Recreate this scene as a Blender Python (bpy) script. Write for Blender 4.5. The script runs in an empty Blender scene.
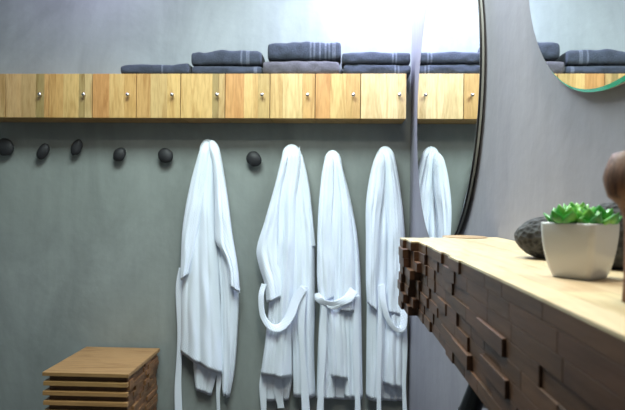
import bpy, bmesh, math, random
from mathutils import Vector, Matrix, noise
random.seed(7)
S = bpy.context.scene
C = S.collection
# ------------------------------------------------------------------ camera
EYE = 1.15
FPX = 532.08
YAW, PITCH, ROLL = 0.0431, -0.0041, -0.0102
RM = Matrix.Rotation(YAW, 3, 'Z') @ Matrix.Rotation(PITCH, 3, 'X') @ Matrix.Rotation(ROLL, 3, 'Y')
cd = bpy.data.cameras.new('camera'); cam = bpy.data.objects.new('camera', cd); C.objects.link(cam)
cd.sensor_width = 36; cd.sensor_fit = 'HORIZONTAL'; cd.lens = 36 * FPX / 625; cd.clip_start = 0.02
cam.matrix_world = Matrix.Translation((0, 0, EYE)) @ (RM @ Matrix.Rotation(math.pi/2, 3, 'X')).to_4x4()
cd.dof.use_dof = True; cd.dof.focus_distance = 1.5; cd.dof.aperture_fstop = 9
S.camera = cam
# ------------------------------------------------------------------ world, lights, exposure
W = bpy.data.worlds.new('world'); S.world = W; W.use_nodes = True
W.node_tree.nodes['Background'].inputs[0].default_value = (.6, .7, .85, 1)
W.node_tree.nodes['Background'].inputs[1].default_value = .3
def area(name, loc, rot, sx, sy, power, col):
    l = bpy.data.lights.new(name, 'AREA'); l.shape = 'RECTANGLE'; l.size = sx; l.size_y = sy; l.energy = power; l.color = col
    o = bpy.data.objects.new(name, l); C.objects.link(o); o.location = loc; o.rotation_euler = rot
    return o
area('corner_ceiling_light', (0.20, 2.44, 2.46), (math.radians(6), 0, 0), .18, .2, 29, (.64, .70, 1))
area('room_fill_light', (-.45, 1.45, 2.66), (0, 0, 0), .9, .7, 62, (.80, .96, .93))  # general fill added overhead for the robes and room, not a known fixture
area('upper_wall_fill_light', (-1.25, 2.30, 2.60), (math.radians(10), 0, 0), .5, .2, 5.5, (.62, .52, 1))  # added lamp with no known source, turns the upper left wall violet-blue
area('vanity_ceiling_light', (.12, .62, 2.62), (0, 0, 0), .2, .2, 17, (1, .93, .78))
S.view_settings.view_transform = 'Standard'; S.view_settings.look = 'None'
S.view_settings.exposure = 0.0; S.view_settings.gamma = 1; S.view_settings.use_curve_mapping = False

# ------------------------------------------------------------------ places
YB = 2.745      # plaster wall with the robes
XR = .380       # wall with the mirrors
XM = .3627      # faces of the mirrors
XL, YN, ZC = -2.7, -1.6, 2.7
YF = 2.578      # locker fronts
ZT = EYE - .076 # counter top
XF = .170       # counter front
def ray(px, py):
    return RM @ Vector(((px-312.5)/FPX, 1, (205-py)/FPX))
def at(px, py, Y):
    d = ray(px, py); return Vector((0, 0, EYE)) + d * (Y/d.y)
def atz(px, py, z):
    d = ray(px, py); return Vector((0, 0, EYE)) + d * ((z-EYE)/d.z)

# ------------------------------------------------------------------ materials
def mat(name):
    m = bpy.data.materials.new(name); m.use_nodes = True
    return m, m.node_tree, m.node_tree.nodes['Principled BSDF']
def N(t, kind, **kw):
    n = t.nodes.new(kind)
    for k, v in kw.items():
        if k in n.inputs: n.inputs[k].default_value = v
        else: setattr(n, k, v)
    return n
def plain(name, col, rough=.5, metal=0):
    m, t, b = mat(name); b.inputs['Base Color'].default_value = (*col, 1); b.inputs['Roughness'].default_value = rough
    b.inputs['Metallic'].default_value = metal
    n = N(t, 'ShaderNodeTexNoise', Scale=60.0, Detail=3.0); tc = N(t, 'ShaderNodeTexCoord')
    t.links.new(tc.outputs['Object'], n.inputs['Vector'])
    bp = N(t, 'ShaderNodeBump', Strength=.05); t.links.new(n.outputs[0], bp.inputs['Height']); t.links.new(bp.outputs[0], b.inputs['Normal'])
    return m
def ramp(t, stops):
    r = t.nodes.new('ShaderNodeValToRGB'); e = r.color_ramp.elements
    while len(e) < len(stops): e.new(.5)
    for i, (p, c) in enumerate(stops): e[i].position = p; e[i].color = (*c, 1)
    return r
def plaster(name, a, b_, c):
    m, t, b = mat(name); tc = N(t, 'ShaderNodeTexCoord')
    mp = N(t, 'ShaderNodeMapping'); mp.inputs['Scale'].default_value = (1.6, 1.6, .9); t.links.new(tc.outputs['Object'], mp.inputs['Vector'])
    n1 = N(t, 'ShaderNodeTexNoise', Scale=1.7, Detail=9.0, Roughness=.62, Distortion=.8); t.links.new(mp.outputs[0], n1.inputs['Vector'])
    r = ramp(t, [(.28, a), (.5, b_), (.74, c)]); t.links.new(n1.outputs[0], r.inputs[0])
    mp2 = N(t, 'ShaderNodeMapping'); mp2.inputs['Scale'].default_value = (9, 9, 1.1); t.links.new(tc.outputs['Object'], mp2.inputs['Vector'])
    n2 = N(t, 'ShaderNodeTexNoise', Scale=2.2, Detail=6.0, Roughness=.6); t.links.new(mp2.outputs[0], n2.inputs['Vector'])
    r2 = ramp(t, [(.38, (.93, .93, .93)), (.68, (1.03, 1.03, 1.03))]); t.links.new(n2.outputs[0], r2.inputs[0])
    mx = N(t, 'ShaderNodeMix', data_type='RGBA', blend_type='MULTIPLY'); mx.inputs[0].default_value = .7
    t.links.new(r.outputs[0], mx.inputs[6]); t.links.new(r2.outputs[0], mx.inputs[7]); t.links.new(mx.outputs[2], b.inputs['Base Color'])
    n3 = N(t, 'ShaderNodeTexNoise', Scale=14.0, Detail=8.0); t.links.new(tc.outputs['Object'], n3.inputs['Vector'])
    bp = N(t, 'ShaderNodeBump', Strength=.12, Distance=.02); t.links.new(n3.outputs[0], bp.inputs['Height']); t.links.new(bp.outputs[0], b.inputs['Normal'])
    b.inputs['Roughness'].default_value = .62
    return m
def wood(name, axis='Z', grain=1.0, rough=.45, dark=.72, bands=26):
    """grain runs along axis; base tone comes from the face attribute 'tone'"""
    m, t, b = mat(name); tc = N(t, 'ShaderNodeTexCoord'); at_ = N(t, 'ShaderNodeAttribute', attribute_name='tone')
    of = N(t, 'ShaderNodeAttribute', attribute_name='shift')
    add = N(t, 'ShaderNodeVectorMath', operation='ADD'); t.links.new(tc.outputs['Object'], add.inputs[0]); t.links.new(of.outputs['Color'], add.inputs[1])
    mp = N(t, 'ShaderNodeMapping'); sc = {'X': (.12, 1, 1), 'Y': (1, .12, 1), 'Z': (1, 1, .12)}[axis]; mp.inputs['Scale'].default_value = sc
    t.links.new(add.outputs[0], mp.inputs['Vector'])
    w = N(t, 'ShaderNodeTexNoise', Scale=float(bands), Detail=6.0, Roughness=.55, Distortion=1.6); t.links.new(mp.outputs[0], w.inputs['Vector'])
    w2 = N(t, 'ShaderNodeTexNoise', Scale=float(bands*7), Detail=2.0); t.links.new(mp.outputs[0], w2.inputs['Vector'])
    r = ramp(t, [(.36, (dark, dark*.9, dark*.78)), (.52, (1, 1, 1)), (.7, (1.0, .96, .9))]); t.links.new(w.outputs[0], r.inputs[0])
    r2 = ramp(t, [(.35, (.86, .84, .8)), (.6, (1, 1, 1))]); t.links.new(w2.outputs[0], r2.inputs[0])
    mx = N(t, 'ShaderNodeMix', data_type='RGBA', blend_type='MULTIPLY'); mx.inputs[0].default_value = grain
    mx2 = N(t, 'ShaderNodeMix', data_type='RGBA', blend_type='MULTIPLY'); mx2.inputs[0].default_value = grain
    t.links.new(at_.outputs['Color'], mx.inputs[6]); t.links.new(r.outputs[0], mx.inputs[7])
    t.links.new(mx.outputs[2], mx2.inputs[6]); t.links.new(r2.outputs[0], mx2.inputs[7]); t.links.new(mx2.outputs[2], b.inputs['Base Color'])
    b.inputs['Roughness'].default_value = rough
    bp = N(t, 'ShaderNodeBump', Strength=.12, Distance=.004); t.links.new(w2.outputs[0], bp.inputs['Height']); t.links.new(bp.outputs[0], b.inputs['Normal'])
    return m
def cloth(name, col, kind):
    m, t, b = mat(name); tc = N(t, 'ShaderNodeTexCoord'); b.inputs['Roughness'].default_value = .95
    b.inputs['Sheen Weight'].default_value = .25 if kind == 'robe' else .1
    if kind == 'robe':
        mp = N(t, 'ShaderNodeMapping'); mp.inputs['Rotation'].default_value = (0, .5, 0); t.links.new(tc.outputs['Object'], mp.inputs['Vector'])
        w = N(t, 'ShaderNodeTexWave', Scale=30.0, Distortion=.2); w.bands_direction = 'Z'; t.links.new(mp.outputs[0], w.inputs['Vector'])
        w2 = N(t, 'ShaderNodeTexWave', Scale=30.0, Distortion=.2); w2.bands_direction = 'X'; t.links.new(mp.outputs[0], w2.inputs['Vector'])
        ad = N(t, 'ShaderNodeMath', operation='ADD'); t.links.new(w.outputs[1], ad.inputs[0]); t.links.new(w2.outputs[1], ad.inputs[1])
        n = N(t, 'ShaderNodeTexNoise', Scale=30.0, Detail=4.0); t.links.new(tc.outputs['Object'], n.inputs['Vector'])
        ad2 = N(t, 'ShaderNodeMath', operation='ADD'); t.links.new(ad.outputs[0], ad2.inputs[0]); t.links.new(n.outputs[0], ad2.inputs[1])
        bp = N(t, 'ShaderNodeBump', Strength=.3, Distance=.0025); t.links.new(ad2.outputs[0], bp.inputs['Height'])
        b.inputs['Base Color'].default_value = (*col, 1)
    else:
        n = N(t, 'ShaderNodeTexNoise', Scale=120.0, Detail=6.0, Roughness=.7); t.links.new(tc.outputs['Object'], n.inputs['Vector'])
        n2 = N(t, 'ShaderNodeTexNoise', Scale=16.0, Detail=4.0); t.links.new(tc.outputs['Object'], n2.inputs['Vector'])
        ad = N(t, 'ShaderNodeMath', operation='ADD'); t.links.new(n.outputs[0], ad.inputs[0]); t.links.new(n2.outputs[0], ad.inputs[1])
        r = ramp(t, [(.35, tuple(c*.7 for c in col)), (.62, tuple(c*1.35 for c in col))]); 
        dv = N(t, 'ShaderNodeMath', operation='MULTIPLY'); dv.inputs[1].default_value = .5; t.links.new(ad.outputs[0], dv.inputs[0])
        t.links.new(dv.outputs[0], r.inputs[0]); t.links.new(r.outputs[0], b.inputs['Base Color'])
        bp = N(t, 'ShaderNodeBump', Strength=.6, Distance=.006); t.links.new(n.outputs[0], bp.inputs['Height'])
    t.links.new(bp.outputs[0], b.inputs['Normal'])
    return m
def rock(name):
    m, t, b = mat(name); tc = N(t, 'ShaderNodeTexCoord')
    v = N(t, 'ShaderNodeTexVoronoi', Scale=130.0, Randomness=1.0); t.links.new(tc.outputs['Object'], v.inputs['Vector'])
    n = N(t, 'ShaderNodeTexNoise', Scale=70.0, Detail=6.0); t.links.new(tc.outputs['Object'], n.inputs['Vector'])
    r = ramp(t, [(.12, (.004, .004, .004)), (.34, (.024, .024, .026)), (.8, (.06, .06, .062))])
    mu = N(t, 'ShaderNodeMath', operation='MULTIPLY'); t.links.new(v.outputs[0], mu.inputs[0]); t.links.new(n.outputs[0], mu.inputs[1])
    m2 = N(t, 'ShaderNodeMath', operation='MULTIPLY'); m2.inputs[1].default_value = 2.6; t.links.new(mu.outputs[0], m2.inputs[0])
    t.links.new(m2.outputs[0], r.inputs[0]); t.links.new(r.outputs[0], b.inputs['Base Color'])
    bp = N(t, 'ShaderNodeBump', Strength=.8, Distance=.004); t.links.new(m2.outputs[0], bp.inputs['Height']); t.links.new(bp.outputs[0], b.inputs['Normal'])
    b.inputs['Roughness'].default_value = .85
    return m
M = dict(
    wall=plaster('grey_green_plaster', (.205, .225, .215), (.262, .288, .276), (.325, .352, .338)),
    wallr=plaster('grey_plaster', (.225, .218, .25), (.268, .258, .292), (.308, .296, .328)),
    ceil=plain('ceiling_paint', (.62, .64, .66), .9),
    floor=plain('dark_floor', (.05, .045, .045), .5),
    pine=wood('pine_wood', 'Z', 1.0, .42, .78, 20),
    walnut=wood('brown_block_wood', 'Y', 1.0, .5, .6, 26),
    toplam=wood('counter_top_wood', 'Y', .8, .38, .8, 22),
    crate=wood('crate_wood', 'X', 1.0, .5, .7, 20),
    drift=wood('driftwood', 'Z', 1.0, .6, .25, 110),
    robe=cloth('white_waffle_cotton', (.80, .86, .95), 'robe'),
    towel=cloth('slate_terry', (.035, .042, .060), 'towel'),
    towelb=cloth('warm_grey_terry', (.085, .078, .088), 'towel'),
    stripe=cloth('grey_woven_border', (.09, .10, .13), 'towel'),
    peb=plain('black_pebble', (.018, .018, .021), .6), lava=rock('lava_rock'),
    steel=plain('brushed_steel', (.75, .73, .68), .25, 1),
    black=plain('black_frame', (.012, .012, .014), .4),
    grey=plain('grey_green_metal', (.42, .45, .43), .5, .0),
    ceramic=plain('white_ceramic', (.62, .62, .62), .22),
    soil=plain('dark_soil', (.03, .02, .015), .95),
    dark=plain('dark_recess', (.05, .028, .015), .8),
    plastic=plain('black_plastic', (.01, .01, .013), .3),
    white=plain('white_plastic', (.8, .8, .8), .4),
)
m, t, b = mat('mirror_silver'); b.inputs['Base Color'].default_value = (.93, .96, .95, 1); b.inputs['Metallic'].default_value = 1; b.inputs['Roughness'].default_value = .012; M['mirror'] = m
m, t, b = mat('green_glass_edge'); b.inputs['Base Color'].default_value = (.03, .85, .55, 1); b.inputs['Roughness'].default_value = .12; b.inputs['Specular IOR Level'].default_value = .9; M['teal'] = m
m, t, b = mat('succulent_green'); tc = N(t, 'ShaderNodeTexCoord'); n = N(t, 'ShaderNodeTexNoise', Scale=45.0, Detail=3.0); t.links.new(tc.outputs['Object'], n.inputs['Vector'])
r = ramp(t, [(.3, (.02, .17, .04)), (.48, (.06, .36, .05)), (.68, (.26, .55, .10))]); t.links.new(n.outputs[0], r.inputs[0]); t.links.new(r.outputs[0], b.inputs['Base Color'])
b.inputs['Roughness'].default_value = .3; b.inputs['Subsurface Weight'].default_value = .12; b.inputs['Subsurface Radius'].default_value = (.003, .006, .002); M['leaf'] = m

# ------------------------------------------------------------------ mesh helpers
def link(name, bm, m, parent=None, smooth=False, sub=0, bevel=0):
    me = bpy.data.meshes.new(name); bmesh.ops.recalc_face_normals(bm, faces=bm.faces); bm.to_mesh(me); bm.free()
    o = bpy.data.objects.new(name, me); C.objects.link(o)
    for mm in (m if isinstance(m, list) else [m]): me.materials.append(mm)
    if parent: o.parent = parent
    if smooth:
        for p in me.polygons: p.use_smooth = True
    if bevel:
        x = o.modifiers.new('bevel', 'BEVEL'); x.width = bevel; x.segments = 2; x.limit_method = 'ANGLE'; x.angle_limit = math.radians(40)
    if sub:
        x = o.modifiers.new('sub', 'SUBSURF'); x.levels = sub; x.render_levels = sub
    return o
def tag(o, label=None, cat=None, group=None, kind=None):
    if label: o['label'] = label
    if cat: o['category'] = cat
    if group: o['group'] = group
    if kind: o['kind'] = kind
    return o
def thing(name, loc, label, cat, group=None):
    o = bpy.data.objects.new(name, None); C.objects.link(o); o.location = loc; o.empty_display_size = .05
    return tag(o, label, cat, group)
def box(bm, a, b, tone=None, mi=0):
    """axis-aligned box; tone colours its faces, shift moves its grain"""
    vs = [bm.verts.new((x, y, z)) for x in (a[0], b[0]) for y in (a[1], b[1]) for z in (a[2], b[2])]
    fs = [bm.faces.new([vs[i] for i in f]) for f in ((0,1,3,2), (4,6,7,5), (0,4,5,1), (2,3,7,6), (0,2,6,4), (1,5,7,3))]
    if tone is not None: paint(bm, fs, tone)
    for f in fs: f.material_index = mi
    return fs
def paint(bm, fs, tone):
    lt = bm.loops.layers.float_color.get('tone') or bm.loops.layers.float_color.new('tone')
    ls = bm.loops.layers.float_color.get('shift') or bm.loops.layers.float_color.new('shift')
    sh = (random.uniform(0, 9), random.uniform(0, 9), random.uniform(0, 9), 1)
    for f in fs:
        for l in f.loops: l[lt] = (*tone, 1); l[ls] = sh
def vary(c, k=.12, h=.03):
    f = 1 + random.uniform(-k, k)
    return tuple(max(.0, x*f*(1+random.uniform(-h, h))) for x in c)
def rel(o, parent):
    """keeps coordinates written in world space under a parent that is not at the origin"""
    o.parent = parent; o.location = -Vector(parent.location)
    return o
def shift(bm, v): bmesh.ops.translate(bm, vec=v, verts=bm.verts)
def tube_to(bm, p, q, r1, r2, n=16, cap=True):
    p, q = Vector(p), Vector(q); d = (q-p).normalized(); a = d.orthogonal().normalized(); b_ = d.cross(a)
    R = []
    for c, r in ((p, r1), (q, r2)):
        R.append([bm.verts.new(c + (a*math.cos(2*math.pi*i/n) + b_*math.sin(2*math.pi*i/n))*r) for i in range(n)])
    for i in range(n): bm.faces.new((R[0][i], R[0][(i+1) % n], R[1][(i+1) % n], R[1][i]))
    if cap: bm.faces.new(R[0][::-1]); bm.faces.new(R[1])
def lathe(bm, prof, n=24, axis='Y'):
    """prof: (radius, along axis)"""
    rings = []
    for r, h in prof:
        ring = []
        for i in range(n):
            c, s = math.cos(2*math.pi*i/n)*r, math.sin(2*math.pi*i/n)*r
            ring.append(bm.verts.new({'Y': (c, h, s), 'X': (h, c, s), 'Z': (c, s, h)}[axis]))
        rings.append(ring)
    for a, b_ in zip(rings, rings[1:]):
        for i in range(n): bm.faces.new((a[i], a[(i+1) % n], b_[(i+1) % n], b_[i]))
    bm.faces.new(rings[0][::-1]); bm.faces.new(rings[-1])
def blob(bm, seg=28, rings=18, rad=(1, 1, 1), amp=.12, fr=1.2, seed=0, flat=None):
    bmesh.ops.create_uvsphere(bm, u_segments=seg, v_segments=rings, radius=1)
    for v in bm.verts:
        p = v.co.copy(); d = 1 + amp*noise.noise(p*fr + Vector((seed*7.3, seed*1.7, 0))) + amp*.3*noise.noise(p*fr*4 + Vector((0, seed*3.1, 5)))
        v.co = Vector((p.x*rad[0], p.y*rad[1], p.z*rad[2]))*d
        if flat is not None and v.co.z < flat: v.co.z = flat + (v.co.z-flat)*.15

# ------------------------------------------------------------------ room
def wallbox(name, a, b_, m):
    bm = bmesh.new(); box(bm, a, b_); return tag(link(name, bm, m), kind='structure')
wallbox('wall_back', (XL-.1, YB, 0), (XR+.1, YB+.1, ZC), M['wall'])
wallbox('wall_right', (XR, YN-.1, 0), (XR+.1, YB, ZC), M['wallr'])
wallbox('wall_left', (XL-.1, YN-.1, 0), (XL, YB, ZC), M['wall'])
wallbox('wall_front', (XL, YN-.1, 0), (XR, YN, ZC), M['wall'])
wallbox('floor', (XL-.1, YN-.1, -.1), (XR+.1, YB+.1, 0), M['floor'])
wallbox('ceiling', (XL-.1, YN-.1, ZC), (XR+.1, YB+.1, ZC+.1), M['ceil'])

# ------------------------------------------------------------------ lockers
LW, LH, LX, LZ = .2200, .2163, .3364, EYE + .4094
LIGHT, HONEY, ORANGE, OLIVE, PALE = (.63, .42, .16), (.57, .34, .12), (.55, .29, .10), (.36, .26, .10), (.72, .54, .27)
DOORS = [  # staves: (share of the width, tone), from the right wall to the left
    [(.42, PALE), (.4, (.76, .58, .30)), (.18, PALE)],
    [(.33, ORANGE), (.35, LIGHT), (.32, HONEY)],
    [(.28, LIGHT), (.44, (.69, .49, .22)), (.28, HONEY)],
    [(.42, ORANGE), (.32, LIGHT), (.26, (.50, .34, .13))],
    [(.72, LIGHT), (.14, OLIVE), (.14, (.52, .36, .15))],
    [(.32, HONEY), (.38, (.60, .41, .17)), (.3, LIGHT)],
    [(.38, ORANGE), (.34, LIGHT), (.28, HONEY)],
    [(.33, HONEY), (.36, LIGHT), (.14, OLIVE), (.17, (.58, .42, .19))],
    [(.36, (.55, .36, .16)), (.34, (.52, .35, .15)), (.2, OLIVE), (.1, HONEY)],
    [(.5, HONEY), (.5, (.52, .35, .15))],
]
LLAB = ['pale pine wall locker, at the corner beside the mirror wall',
        'wall locker with an orange left board, just left of the pale corner locker',
        'evenly honey pine locker under the right end of the tall two-towel pile',
        'wall locker with an orange-brown left board, under the left end of the tall towel pile',
        'wall locker with a wide plain board and olive strip, under the rumpled towel pile',
        'wall locker with a knotty arched grain board, under the low single towel',
        'wall locker with an orange left board, below the left tip of the single low towel',
        'wall locker with an olive strip beside its knob, first one left of the towels',
        'greyish pine locker with a broad olive strip, second one left of all the towels',
        'pine locker cut by the left edge of the photo']
for i, st in enumerate(DOORS):
    x1 = LX - i*LW; x0 = x1 - LW
    t_ = thing('wall_locker', (x0, YB, LZ), LLAB[i], 'locker', 'pine lockers in a row on the wall')
    bm = bmesh.new(); e = .0017; fy = YF+.016
    for a, b_ in (((e, fy, 0), (LW-e, YB-.001, .014)), ((e, fy, LH-.014), (LW-e, YB-.001, LH)), ((e, fy, .014), (.014, YB-.001, LH-.014)), ((LW-.014, fy, .014), (LW-e, YB-.001, LH-.014)), ((.014, YB-.01, .014), (LW-.014, YB-.001, LH-.014))):
        box(bm, (a[0], a[1]-YB, a[2]), (b_[0], b_[1]-YB, b_[2]), vary(HONEY, .05))
    link('body', bm, M['pine'], t_)
    bm = bmesh.new(); x = e; tot = LW-2*e
    for w, c in st:
        box(bm, (x, YF-YB, .0), (x+w*tot-.0004, fy-YB-.0005, LH), vary(c, .05, .02)); x += w*tot
    d = link('door', bm, M['pine'], t_, bevel=.0006)
    bm = bmesh.new(); lathe(bm, [(.0035, 0), (.0035, -.012), (.0085, -.016), (.0095, -.021), (.0075, -.026), (.002, -.0275)], 16)
    shift(bm, (LW*.835, YF-YB, LH*.51)); link('knob', bm, M['steel'], d, smooth=True)

# ------------------------------------------------------------------ towels
def towel(px0, px1, ztop, zbot, seed, label, m, layers=2, stripe=None, sag=.006, lift=0, group='folded towels on the lockers', depth=.152, yf=None):
    """folded towel: stacked layers with rounded folds at the front; px0/px1 give its ends at the locker fronts"""
    zb = zbot; h = ztop - zbot + .006; rnd = random.Random(seed)
    yf = YF + .004 if yf is None else yf
    a, b_ = at(px0, 68, yf).x, at(px1, 68, yf).x
    b_ = min(b_, XM-.002); a -= .006; cx = (a+b_)/2; W_ = (b_-a)/2
    root = thing('folded_towel', (cx, yf+depth/2, zb), label, 'towel', group)
    lh = h/layers; nu, nv = 40, 22
    for L in range(layers):
        bm = bmesh.new(); rows = []
        ins = rnd.uniform(0, .006); ox = rnd.uniform(-.003, .003)
        ww = W_ - ins*.6
        for i in range(nu+1):
            u = -1 + 2*i/nu; x = ww*u + ox; ring = []
            edge = (1-abs(u)**9)**.5 if abs(u) < 1 else .0
            for j in range(nv):
                th = 2*math.pi*j/nv
                cy, cz = math.cos(th), math.sin(th)
                sy = math.copysign(abs(cy)**.32, cy); sz = math.copysign(abs(cz)**.62, cz)
                y = sy*(depth/2 - ins)*(.97+.03*edge); z = sz*lh/2*(.86+.30*edge)
                w = noise.noise(Vector((x*9+seed*3, y*8, L*2.7+(1 if cz > 0 else 0)*.7)))
                w2 = noise.noise(Vector((x*30+seed*3, y*25+3, L*1.7+cz)))
                z += (w*sag*1.7 + w2*sag*.8)*(1 if cz > 0 else (.2 if L == 0 else 1))
                y += noise.noise(Vector((x*22, z*40+L*9, seed)))*.005
                if lift and cz > 0: z += lift*max(0, (u-.35)/.65)**2*(1-max(0, (u-.9)/.1)*.7)
                zz = max(.0005, z + lh/2 + L*lh) if L == 0 else z + lh/2 + L*lh
                ring.append(bm.verts.new((x, y, zz)))
            rows.append(ring)
        for i in range(nu):
            for j in range(nv):
                f = bm.faces.new((rows[i][j], rows[i][(j+1) % nv], rows[i+1][(j+1) % nv], rows[i+1][j]))
                u = (i+.5)/nu
                if stripe and any(abs(u-s) < .013 for s in stripe): f.material_index = 1
        bm.faces.new(rows[0]); bm.faces.new(rows[-1][::-1])
        link('fold', bm, [m, M['stripe']], root, smooth=True, sub=1)
T0 = LZ + LH
def zpx(y, px, Y=YF): return at(px, y, Y).z
def tz(y, px): return zpx(y, px)
towel(120, 189, tz(65, 150), T0, 1, 'low single slate towel lying flat, leftmost on the lockers', M['towel'], 1, (.62,), .003, .012)
b1 = tz(66.5, 220)
towel(190.5, 262.5, b1, T0, 2, 'thin slate towel directly under the rolled-edge towel, left of the tall pile', M['towel'], 1, (.9,), .002)
towel(191, 262, tz(51.5, 226), b1+.0105, 3, 'slate towel with a rumpled rolled edge, top of the pile left of the tallest', M['towel'], 1, (.72, .8), .007)
c1 = tz(61.5, 300)
towel(263.5, 340.5, c1, T0, 4, 'brownish grey towel at the bottom of the tallest pile', M['towelb'], 1, None, .004)
towel(267, 341.5, tz(42.5, 304), c1+.0140, 5, 'thick slate towel with woven stripes, top of the tallest pile', M['towel'], 1, (.58, .64, .72, .78, .84, .9), .005)
d1 = tz(65, 378)
towel(343.5, 413, d1, T0, 6, 'thin slate towel, bottom of the pile against the mirror wall', M['towel'], 1, (.76, .81), .002)
towel(343, 414, tz(52.5, 378), d1+.0105, 7, 'slate towel with pale stripes, top of the pile against the mirror wall', M['towel'], 1, (.73, .78), .003)

# ------------------------------------------------------------------ pebble pegs
PEGS = [(5, 147, 9.5, 9, 0, 'round black pebble hook at the left edge of the photo'),
        (43, 151.5, 5.5, 9, 28, 'slanted oval black pebble hook, second from the left edge'),
        (76.5, 147.5, 5.3, 8.6, 22, 'narrow oval black pebble hook, highest of the three at left'),
        (119.5, 154.5, 6, 7.6, 30, 'small black pebble hook, fourth from the left edge'),
        (165.5, 155.5, 8, 7.4, 35, 'black pebble hook just left of the leftmost robe'),
        (254, 159, 8.2, 7.2, 40, 'black pebble hook between the two leftmost robes'),
        (209.5, 158, 5, 5, 0, 'black pebble hook holding the leftmost robe'),
        (291, 162, 5, 5, 0, 'black pebble hook holding the second robe from the left'),
        (332, 170, 5, 5, 0, 'black pebble hook holding the third robe from the left'),
        (385, 165, 5, 5, 0, 'black pebble hook holding the robe nearest the mirror wall')]
for i, (px, py, rx, rz, tilt, lab) in enumerate(PEGS):
    hid = i > 5
    Y = YB - (.022 if hid else .034); k = Y/FPX; c = at(px, py, Y)
    t_ = thing('pebble_hook', (c.x, YB, c.z), lab, 'hook', 'pebble hooks on the wall')
    bm = bmesh.new(); blob(bm, rad=(rx*k, .012 if hid else .022, rz*k), amp=.1, seed=i)
    bmesh.ops.rotate(bm, verts=bm.verts, cent=(0, 0, 0), matrix=Matrix.Rotation(math.radians(tilt), 3, 'Y'))
    shift(bm, (0, Y-YB, 0)); link('pebble', bm, M['peb'], t_, smooth=True)
    bm = bmesh.new(); tube_to(bm, (0, -.0005, 0), (0, Y-YB, 0), .007, .007, 12); link('stem', bm, M['black'], t_, smooth=True)

# ------------------------------------------------------------------ bathrobes
def interp(P, v):
    """smooth curve through the points, v in 0..1 by height"""
    ys = [p[1] for p in P]; y = ys[0] + (ys[-1]-ys[0])*v
    for i in range(len(P)-1):
        if y <= ys[i+1] + 1e-6 or i == len(P)-2:
            s = (y-ys[i])/(ys[i+1]-ys[i]); m0 = (P[i+1][0]-P[max(0, i-1)][0])/(P[i+1][1]-P[max(0, i-1)][1]); j = min(len(P)-1, i+2)
            m1 = (P[j][0]-P[i][0])/(P[j][1]-P[i][1]); h = ys[i+1]-ys[i]
            return ((2*s**3-3*s*s+1)*P[i][0] + (s**3-2*s*s+s)*h*m0 + (-2*s**3+3*s*s)*P[i+1][0] + (s**3-s*s)*h*m1, y)
def panel(root, name, Lp, Rp, off, bulge, seed, fold=.010, freq=3, m=None, nu=44, nv=72, hem=True, topround=.08, botbulge=1.0):
    """a hanging piece of cloth between two outlines: closed tube, hem turned in at the bottom"""
    rnd = random.Random(seed); ph = [(freq*(.45+.55*k)+rnd.uniform(-.25, .25), rnd.uniform(0, 6.28), rnd.uniform(-1.2, 1.2), 1/(1+k*.55)) for k in range(3)]
    bm = bmesh.new(); Y0 = YB - off; rows = []
    base = Vector(root.location); dome = 9/(Lp[-1][1]-Lp[0][1]) if Lp[0][1] < 175 else 0; topround = dome*1.3 or .08
    def ringat(v, shrink=0, up=0):
        a, b_ = interp(Lp, v), interp(Rp, v); ring = []
        if dome and v < dome:
            s_ = math.sqrt(max(.0004, 1-(1-v/dome)**2)); mx_ = (a[0]+b_[0])/2; a = (mx_+(a[0]-mx_)*s_, a[1]); b_ = (mx_+(b_[0]-mx_)*s_, b_[1])
        tr = min(1, v/topround)**.5 if topround else 1
        g = bulge*tr*(1+(botbulge-1)*v); fa = 1.55*fold*min(1, .25+v*2.2)*(.6+.4*tr)
        for side in (0, 1):
            for i in range(nu+1 if side == 0 else nu-1):
                u = i/nu if side == 0 else 1-(i+1)/nu
                e = (1-abs(2*u-1)**2.6)**.5 if 0 < u < 1 else 0
                x = a[0] + (b_[0]-a[0])*u; y = a[1] + (b_[1]-a[1])*u
                if side == 0:
                    f = sum(A*(abs(math.sin(math.pi*fq*u+p+dr*v))**.8-.6) for fq, p, dr, A in ph)
                    f += .5*noise.noise(Vector((u*5+seed, v*7, seed*.37)))
                    Y = Y0 - g*e - fa*f*e
                else:
                    Y = Y0 + min(.004, off-.004)*e*.5
                Y += shrink*(.5-0)*(1 if side == 0 else 0)
                q = at(x, y, Y0-g*.6); w = at(x, y, Y0-g*.6)
                ring.append(bm.verts.new((w.x-base.x, min(Y, YB-.003)-base.y, w.z-base.z+up)))
        return ring
    rows = [ringat((j/nv)**1.35) for j in range(nv+1)]
    if hem: rows.append(ringat(1.0, .006, .006)); rows.append(ringat(.97, .008, .004))
    n = len(rows[0])
    for r1, r2 in zip(rows, rows[1:]):
        for i in range(n): bm.faces.new((r1[i], r1[(i+1) % n], r2[(i+1) % n], r2[i]))
    bm.faces.new(rows[0]); 
    if not hem: bm.faces.new(rows[-1][::-1])
    else: bm.faces.new(rows[-1][::-1])
    bmesh.ops.triangulate(bm, faces=[f for f in bm.faces if len(f.verts) > 4])
    return link(name, bm, m or M['robe'], root, smooth=True)
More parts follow.
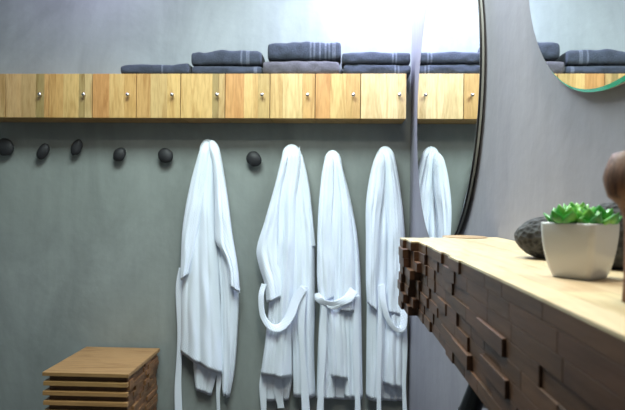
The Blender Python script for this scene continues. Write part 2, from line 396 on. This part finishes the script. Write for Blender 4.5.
def strap(root, name, pts, width, off, twist=0, m=None, thick=.0022, n=60):
    """flat belt following px points (x, y[, extra offset]) at a distance from the wall"""
    base = Vector(root.location); P = [at(p[0], p[1], YB-off-(p[2] if len(p) > 2 else 0)) for p in pts]
    def cr(s):
        s *= len(P)-1; i = min(int(s), len(P)-2); s -= i; p0, p1, p2, p3 = P[max(0, i-1)], P[i], P[i+1], P[min(len(P)-1, i+2)]
        return .5*((2*p1)+(p2-p0)*s+(2*p0-5*p1+4*p2-p3)*s*s+(3*p1-p0-3*p2+p3)*s**3)
    bm = bmesh.new(); rows = []; k = YB/FPX
    for j in range(n+1):
        s = j/n; c = cr(s); d = (cr(min(1, s+.01))-cr(max(0, s-.01))).normalized()
        side = d.cross(Vector((0, -1, 0))).normalized(); ang = twist*math.sin(s*5+len(pts)); side = Matrix.Rotation(ang, 3, d) @ side; nn = d.cross(side)
        w = (width if not isinstance(width, tuple) else width[0]+(width[1]-width[0])*s)*k/2*(1+.14*math.sin(s*9+len(pts))); ring = []
        for q in range(10):
            a = 2*math.pi*q/10; ring.append(bm.verts.new(c - base + side*w*math.copysign(abs(math.cos(a))**.5, math.cos(a)) + nn*thick*math.sin(a)))
        rows.append(ring)
    for a, b_ in zip(rows, rows[1:]):
        for i in range(10): bm.faces.new((a[i], a[(i+1) % 10], b_[(i+1) % 10], b_[i]))
    bm.faces.new(rows[0]); bm.faces.new(rows[-1][::-1])
    return link(name, bm, m or M['robe'], root, smooth=True)
G = 'white bathrobes hanging from pebble hooks'
def robe(px, py, label):
    c = at(px, py, YB); return thing('bathrobe', (c.x, YB, c.z), label, 'bathrobe', G)
# leftmost
r = robe(209, 150, 'leftmost white waffle bathrobe, hanging alone with a slanted front hem')
panel(r, 'back_panel', [(203, 200), (192, 300), (193, 365), (195, 389)], [(212, 200), (219, 300), (217, 370), (211, 396)], .028, .012, 11, .006, 2)
panel(r, 'front_panel', [(200, 139), (198, 152), (190, 185), (184, 225), (182, 270), (180, 300), (180, 330), (179, 353)], [(215, 139), (216, 155), (215, 200), (217, 240), (219, 290), (221, 330), (222, 375)], .040, .040, 1, .011, 2.2)
panel(r, 'side_panel', [(213, 160), (217, 250), (220, 300), (221, 360), (222, 394)], [(219, 160), (232, 250), (238, 292), (237, 335), (234, 372), (229, 398)], .028, .030, 2, .010, 1.6)
panel(r, 'sleeve', [(202, 142), (198, 153), (189, 186), (182, 226), (180, 262), (180, 281)], [(210, 141), (208, 165), (203, 200), (196, 240), (188, 275)], .070, .022, 3, .006, 1.4)
panel(r, 'sleeve', [(206, 140), (212, 165), (214, 200), (214, 228), (215, 242), (223, 255), (228, 270), (229, 284)], [(217, 140), (221, 158), (227, 195), (232, 235), (237, 265), (239.5, 293)], .070, .028, 4, .007, 1.4)
strap(r, 'belt', [(182, 268), (179, 290), (180, 330), (179, 360), (178, 390), (179, 422)], 6.5, .03, .25)
strap(r, 'belt', [(218, 350), (219, 375), (218, 395), (219, 422)], 4.5, .034, .2)
# second
r = robe(291, 155, 'second bathrobe from the left, belt looping low across its left half')
panel(r, 'back_panel', [(280, 230), (266, 330), (264, 401)], [(300, 230), (300, 330), (289, 400)], .028, .010, 12, .005, 2)
panel(r, 'front_panel', [(290, 147), (290, 200), (289, 300), (292, 350), (293, 397)], [(299, 146), (304, 168), (309, 203), (314, 240), (315, 300), (314, 350), (315.5, 397)], .040, .036, 5, .010, 2.0)
panel(r, 'front_panel', [(283, 144), (281, 158), (276, 200), (274, 240), (270, 285), (266, 330), (260, 375)], [(300, 144), (302, 165), (298, 200), (296, 260), (292, 320), (292, 378)], .046, .048, 6, .012, 2.2)
panel(r, 'sleeve', [(283, 150), (275, 183), (264, 222), (256, 250), (259, 268), (264, 284), (266, 303)], [(290, 150), (281, 195), (277, 235), (278, 262), (281, 280), (283, 297)], .084, .024, 7, .007, 1.6)
panel(r, 'sleeve', [(298, 146), (303, 185), (307, 220), (309, 247)], [(302, 152), (309, 185), (313, 220), (315.5, 247)], .045, .026, 8, .004, 1.2)
strap(r, 'belt', [(264, 284), (261, 297, .01), (263, 316, .012), (271, 327, .014), (281, 327, .014), (290, 316, .012), (296, 300, .006), (304, 288)], (5, 9.5), .104, .45)
strap(r, 'belt', [(304, 286), (302, 300), (301, 330), (303, 365), (306, 412)], 7, .098, .3)
strap(r, 'belt', [(264, 370), (263, 385), (264, 420)], 6.5, .044, .2)
strap(r, 'belt', [(279, 368), (278, 388), (281, 408)], 8, .046, .2)
# third
r = robe(332, 165, 'third bathrobe from the left, its top hanging lowest, belt tied around its waist')
panel(r, 'back_panel', [(326, 230), (319, 320), (316, 398)], [(338, 230), (350, 320), (356, 400)], .028, .010, 13, .005, 2)
panel(r, 'front_panel', [(333, 155), (336, 200), (341, 280), (343, 330), (344, 398)], [(339, 154), (346, 180), (352, 205), (358, 240), (361, 285), (362, 340), (363, 399)], .040, .034, 9, .010, 2.4)
panel(r, 'front_panel', [(325, 150), (322, 185), (320, 230), (321, 280), (324, 330), (326, 375)], [(340, 150), (344, 180), (345, 230), (344, 290), (348, 330), (350, 380)], .046, .040, 10, .012, 2.2)
panel(r, 'sleeve', [(325, 155), (321, 178), (318, 215), (317, 250), (317, 280), (319, 303)], [(334, 155), (334, 190), (332, 222), (332, 245), (335, 268), (334, 298)], .088, .022, 14, .007, 1.6)
panel(r, 'sleeve', [(336, 158), (341, 210), (341, 260), (338, 311)], [(341, 160), (350, 210), (354, 260), (354, 312)], .082, .018, 24, .006, 1.3)
strap(r, 'belt', [(318, 293), (319, 299, .006), (327, 303.5, .010), (338, 303, .010), (348, 298.5, .006), (354, 290)], (6.5, 8.5), .108, .45)
strap(r, 'belt', [(326, 301, .004), (330, 306, .008), (338, 307, .008), (346, 303, .004)], 4.5, .106, .4)
strap(r, 'belt', [(325, 300), (323, 330), (322, 365), (320, 415)], 7, .106, .3)
strap(r, 'belt', [(357, 295), (356, 340), (357, 380), (358, 415)], 6, .082, .25)
# nearest the mirror wall
panel(r, 'front_panel', [(321.5, 290), (321, 340), (320.5, 397)], [(335, 290), (334, 340), (336, 398)], .036, .036, 31, .010, 1.8)
r = robe(385, 158, 'rightmost bathrobe, partly hidden behind the end of the counter')
panel(r, 'back_panel', [(382, 230), (376, 320), (383, 400)], [(395, 230), (402, 320), (404, 401)], .028, .010, 15, .005, 2)
panel(r, 'front_panel', [(377, 148), (371, 185), (369, 240), (367, 300), (366.5, 350), (366, 399)], [(388, 149), (390, 200), (390, 280), (388, 340), (384, 401)], .038, .036, 16, .011, 2.2)
panel(r, 'front_panel', [(377, 146), (380, 200), (382, 280), (381, 330), (380, 383)], [(393, 146), (398, 170), (403, 205), (406, 240), (408, 290), (406, 345), (405, 389)], .046, .042, 17, .012, 2.2)
panel(r, 'sleeve', [(376, 152), (370, 175), (366, 205), (366, 240), (366, 280), (367, 303)], [(386, 152), (384, 190), (380, 222), (379, 255), (377, 285), (378, 312)], .086, .024, 18, .008, 1.6)
panel(r, 'sleeve', [(386, 152), (388, 200), (388, 250), (387, 312)], [(391, 152), (399, 200), (403, 250), (403, 316)], .086, .020, 19, .006, 1.3)
strap(r, 'belt', [(383, 284), (383, 300, .01), (388, 319, .014), (396, 329, .014), (403, 327, .012), (404, 306)], (5, 6.5), .106, .45)
strap(r, 'belt', [(380, 285), (380, 330), (379, 370), (379, 415)], 4.5, .106, .2)
strap(r, 'belt', [(404, 306), (405, 340), (404, 380), (405, 415)], 4.5, .080, .2)

# ------------------------------------------------------------------ slatted wooden chest at the lower left
CX0, CX1, CY0, CY1, CZ = -1.290, -.902, 2.300, 2.720, .388
t_ = thing('wooden_storage_stool', (CX0, CY0, 0), 'light brown slatted wooden stool on the floor below the left hooks', 'stool')
CT = (.36, .21, .085)
bm = bmesh.new(); box(bm, (0, 0, CZ-.017), (CX1-CX0, CY1-CY0, CZ), vary(CT, .02)); link('top_board', bm, M['crate'], t_, bevel=.0015)
bm = bmesh.new(); box(bm, (.022, .022, .0), (CX1-CX0-.016, CY1-CY0-.012, CZ-.0175), (.09, .045, .02)); link('core', bm, M['crate'], t_)
z = CZ-.017; k = 0
while z > .06:
    z -= .0432
    bm = bmesh.new(); o_ = random.uniform(-.002, .002)
    box(bm, (.002+o_, .002, z), (CX1-CX0-.006, .0215, z+.018), vary(CT, .06))
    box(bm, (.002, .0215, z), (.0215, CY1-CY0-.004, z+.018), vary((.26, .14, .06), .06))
    link('slat', bm, M['crate'], t_, bevel=.001)
    for lay in range(2):
        bm = bmesh.new(); y = .0; zz = z + lay*.0216
        while y < CY1-CY0-.02:
            w = random.uniform(.05, .11); w = min(w, CY1-CY0-.006-y); ex = random.choice((0, .005, .010))
            y0 = max(y, .022)
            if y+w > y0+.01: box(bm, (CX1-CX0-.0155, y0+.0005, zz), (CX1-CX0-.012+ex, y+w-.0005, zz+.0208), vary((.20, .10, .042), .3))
            y += w
        link('side_slat', bm, M['crate'], t_, bevel=.0008)
# ------------------------------------------------------------------ counter
YE = 1.200   # far end (front corner)
t_ = thing('vanity_counter', (XR, .1, ZT), 'thick wall counter faced with staggered brown wood blocks under a pale top', 'counter')
base = Vector(t_.location); YN0 = .10
bm = bmesh.new()
TC = (.70, .56, .35)
x = XF+.004
def face(y):
    k = min(1, max(0, (y-.98)/.21)); return XF - .027*k**1.4
edges = [.2, .245, .290, .338, XR-.001]
for a, b_ in zip(edges, edges[1:]):
    y = YN0
    while y < YE:
        L = min(random.uniform(.3, .6), YE-y)
        if YE-(y+L) < .1: L = YE-y
        y2 = y+L
        box(bm, (a, y, ZT-.012), (b_-.0003, y2-.0003 if y2 < YE-.001 else YE + (a-XF)*.35, ZT), vary(TC, .05)); y += L
HB = 8*.0188; rh = HB/8; BR = (.112, .050, .024); rr = random.Random(21)
fb = bmesh.new()
for row in range(8):
    z1 = ZT-row*rh-(.0002 if row else .0030); z0 = ZT-(row+1)*rh
    y = YE + (rr.uniform(-.010, .004) if row else 0); prev = 0
    while y > YN0:
        if y > .80: L = rr.uniform(.045, .085); px = rr.choice([-.002, 0, .0, .002])
        elif y > .48: L = rr.uniform(.06, .12); px = rr.choice([-.004, 0, 0, 0, 0, .003]) if row else rr.choice([-.003, 0, 0])
        else: L = rr.uniform(.09, .16); px = rr.choice([0, 0, 0, 0, .0006, -.0025, .0025]) if row else rr.choice([0, .0006])
        if y > .80 and abs(px-prev) < .002 and rr.random() < .6: px = -px if px else .002
        if row == 0: px = min(px, .002)
        prev = px; y2 = max(YN0, y-L); f0 = face(y if y > 1.1 else (y+y2)/2)+px
        box(fb, (f0, y2+.0002, z0+.0001), (.1995, y-.0002, z1), vary(BR, .14))
        if row == 0: box(bm, (f0-.0002, y2+.0001, ZT-.0028), (.1997, y, ZT), vary(TC, .05))
        y = y2
shift(bm, -base); link('counter_top', bm, M['toplam'], t_)
bm = bmesh.new(); box(bm, (.2, YN0, ZT-HB+.004), (XR-.001, YE-.03, ZT-.0125), (.10, .06, .035)); shift(bm, -base); link('counter_body', bm, M['walnut'], t_)
for row in range(8):
    z1 = ZT-row*rh-.0004 if row else ZT-.0125; z0 = ZT-(row+1)*rh+.0004; x = .2005
    while x < XR-.004:
        L = min(rr.uniform(.05, .1), XR-.002-x); box(fb, (x, YE-.0295, z0), (x+L-.0005, YE-.006+rr.choice((-.01, 0, .004)), z1), vary(BR, .2)); x += L
shift(fb, -base); link('block_facing', fb, M['walnut'], t_, bevel=.0006)
# round wooden coaster
c = atz(464.5, 237.2, ZT)
bm = bmesh.new(); lathe(bm, [(.046, .0002), (.0505, .0006), (.0505, .0016), (.048, .0020), (.0475, .0014), (.01, .0014)], 48, 'Z'); paint(bm, list(bm.faces), (.50, .34, .19)); o = link('round_coaster', bm, M['toplam'], smooth=False); o.location = (c.x, c.y, ZT); tag(o, 'thin round wooden coaster at the far end of the counter top', 'coaster')

# ------------------------------------------------------------------ mirrors
def mirror(name, yc, zc, R, label, frame):
    t_ = thing(name, (XR, yc, zc), label, 'mirror'); T = XM-XR
    bm = bmesh.new(); lathe(bm, [(R-.03, -.001), (R-.030, -.006), (R-.0015, -.0062), (R-.0015, T+.0055)], 160, 'X'); link('backing', bm, M['grey'], t_)
    bm = bmesh.new()
    if frame:
        lathe(bm, [(R-.002, T+.0052), (R, T+.005), (R, T+.0005), (R-.0015, T)], 160, 'X'); link('rim', bm, M['black'], t_, smooth=True)
    else:
        lathe(bm, [(R-.002, T+.006), (R, T+.005), (R, T+.0028), (R-.0042, T)], 160, 'X'); o = link('rim', bm, M['teal'], t_); o['label'] = 'green glass edge'
    bm = bmesh.new(); rr_ = R-(.0018 if frame else .0044)
    lathe(bm, [(rr_, T-.0002), (rr_, T-.0006)], 160, 'X'); link('glass', bm, M['mirror'], t_)
mirror('round_wall_mirror', 1.887, EYE+.360, .519, 'large round mirror with a thin black edge, nearest the corner', True)
mirror('round_wall_mirror', .725, EYE+.476, .318, 'smaller round mirror with a green glass edge, above the potted succulent', False)

# ------------------------------------------------------------------ pot with succulents
PZ = ZT
pc = Vector((.2587, .575, ZT))
t_ = thing('potted_succulent', pc, 'small square white ceramic pot of green succulents on the counter', 'potted plant')
t_.rotation_euler.z = math.radians(-52); t_.scale = (.96, .96, .98)
bm = bmesh.new()
def sq(hw, z, rr_, n=7):
    P = []
    for q in range(4):
        cx_, cy_ = [(1, 1), (-1, 1), (-1, -1), (1, -1)][q]
        for i in range(n):
            a = math.pi/2*(q + i/(n-1)); P.append(bm.verts.new((cx_*(hw-rr_)+rr_*math.cos(a), cy_*(hw-rr_)+rr_*math.sin(a), z)))
    return P
PH = .0592
prof = [(.0195, .0, .006), (.0215, .0008, .007), (.0235, .006, .007), (.0262, .016, .007), (.0286, .030, .007), (.0300, .044, .007), (.0306, PH-.002, .007), (.0302, PH, .007), (.0284, PH, .006), (.0276, PH-.002, .006), (.0268, PH-.009, .006)]
R_ = [sq(h, z, c_) for h, z, c_ in prof]
n = len(R_[0])
for a, b_ in zip(R_, R_[1:]):
    for i in range(n): bm.faces.new((a[i], a[(i+1) % n], b_[(i+1) % n], b_[i]))
bm.faces.new(R_[0][::-1]); bm.faces.new(R_[-1]); link('pot', bm, M['ceramic'], t_, smooth=True)
bm = bmesh.new(); R_ = [sq(.0264, PH-.0088, .006), sq(.0262, PH-.0035, .006)]
for i in range(n): bm.faces.new((R_[0][i], R_[0][(i+1) % n], R_[1][(i+1) % n], R_[1][i]))
bm.faces.new(R_[0][::-1]); bm.faces.new(R_[1]); link('soil', bm, M['soil'], t_)
def leaf(bm, base, az, el, L, w):
    d = Vector((math.cos(az)*math.cos(el), math.sin(az)*math.cos(el), math.sin(el))); s = Vector((-math.sin(az), math.cos(az), 0)); u = s.cross(d)*-1
    if u.z < 0: u = -u
    rings = []
    for k in range(9):
        t = k/8; ww = w*(.42, .58, .76, .92, 1, .97, .80, .46, .04)[k]
        th = ww*.5+.0003; c = base + d*L*t + u*(L*.22*t*t)
        rings.append([bm.verts.new(c + s*ww*math.cos(a) + u*th*(math.sin(a) if math.sin(a) < 0 else .5*math.sin(a))) for a in [2*math.pi*q/10 for q in range(10)]])
    for a, b_ in zip(rings, rings[1:]):
        for i in range(10): bm.faces.new((a[i], a[(i+1) % 10], b_[(i+1) % 10], b_[i]))
    bm.faces.new(rings[0][::-1]); bm.faces.new(rings[-1])
inv = Matrix.Rotation(math.radians(52), 3, 'Z')
for k, (dx, dy, sc, hz) in enumerate([(-.017, -.006, 1, 0), (.020, -.004, 1.0, .0), (.003, .014, 1, .003), (.002, -.018, .9, -.001), (.0, .0, .8, .004)]):
    bm = bmesh.new(); c = inv @ Vector((dx, dy, 0)); c.z = PH-.0045+hz
    for ring, (cnt, el, L, w) in enumerate([(7, 22, .0270, .0086), (5, 46, .0245, .0082), (3, 70, .019, .0064)]):
        for i in range(cnt):
            leaf(bm, c + Vector((0, 0, ring*.0012)), 2*math.pi*(i+.5*(ring % 2))/cnt + k*.7 + random.uniform(-.12, .12), math.radians(el+random.uniform(-7, 7)), L*sc*random.uniform(.9, 1.05), w*sc)
    link('rosette', bm, M['leaf'], t_, smooth=True)

# ------------------------------------------------------------------ rocks and driftwood
bm = bmesh.new(); blob(bm, 48, 32, (.052, .036, .0305), .07, 1.1, 3); shift(bm, (0, 0, .0298)); o = link('lava_rock', bm, M['lava'], smooth=True)
o.location = (.309, .775, ZT); tag(o, 'pitted grey black lava stone on the counter, left of the white pot', 'stone')
bm = bmesh.new(); blob(bm, 48, 32, (.036, .036, .042), .08, 1.1, 9); shift(bm, (0, 0, .0395)); o = link('lava_rock', bm, M['lava'], smooth=True)
o.location = (.3385, .665, ZT); tag(o, 'dark lava stone on the counter, behind the right side of the white pot', 'stone')
# driftwood: an upright piece standing just inside the right edge of the photo
bm = bmesh.new(); rings = []
DC = Vector((.2475, .43, ZT))
prof = [(0, .0195, 0), (.02, .018, 0), (.05, .018, 0), (.068, .0192, 0), (.077, .0235, 0), (.083, .031, 0), (.090, .0335, 0), (.098, .034, 0), (.106, .032, 0), (.113, .029, 0), (.118, .0265, 0), (.1195, .020, 0)]
for zz, rad_, ox in prof:
    ring = []
    for i in range(28):
        a = 2*math.pi*i/28; rr_ = rad_*(1+.07*noise.noise(Vector((math.cos(a)*1.6, math.sin(a)*1.6, zz*25))) + .05*noise.noise(Vector((math.cos(a)*6, math.sin(a)*6, zz*60))))
        ring.append(bm.verts.new((ox+rr_*math.cos(a), rr_*math.sin(a)*.8, zz)))
    rings.append(ring)
for a, b_ in zip(rings, rings[1:]):
    for i in range(28): bm.faces.new((a[i], a[(i+1) % 28], b_[(i+1) % 28], b_[i]))
bm.faces.new(rings[0][::-1]); bm.faces.new(rings[-1]); paint(bm, list(bm.faces), (.19, .085, .045))
o = link('driftwood', bm, M['drift'], smooth=True); o.location = DC; tag(o, 'upright brown driftwood piece on the counter at the right edge of the photo', 'driftwood')

# ------------------------------------------------------------------ black tube on the wall below the counter
t_ = thing('waste_pipe', (XR, 1.3, .5), 'black tapered tube below the counter, against the right wall', 'pipe')
base = Vector(t_.location)
p, q = at(474, 380, 1.25), at(470, 418, 1.25)
p = at(482, 372, 1.16); q = at(469.5, 412, 1.16)
bm = bmesh.new(); tube_to(bm, p-base, q-base, .017, .0235, 24); link('tube', bm, M['plastic'], t_, smooth=False, bevel=.002)
bm = bmesh.new(); d = (q-p).normalized(); tube_to(bm, q-base, q+d*.012-base, .0245, .0245, 24); link('collar', bm, M['plastic'], t_)
bm = bmesh.new(); mid = p.lerp(q, .8); tube_to(bm, mid-base, Vector((XR-.0005, mid.y, mid.z))-base, .008, .008, 12); link('bracket', bm, M['steel'], t_)
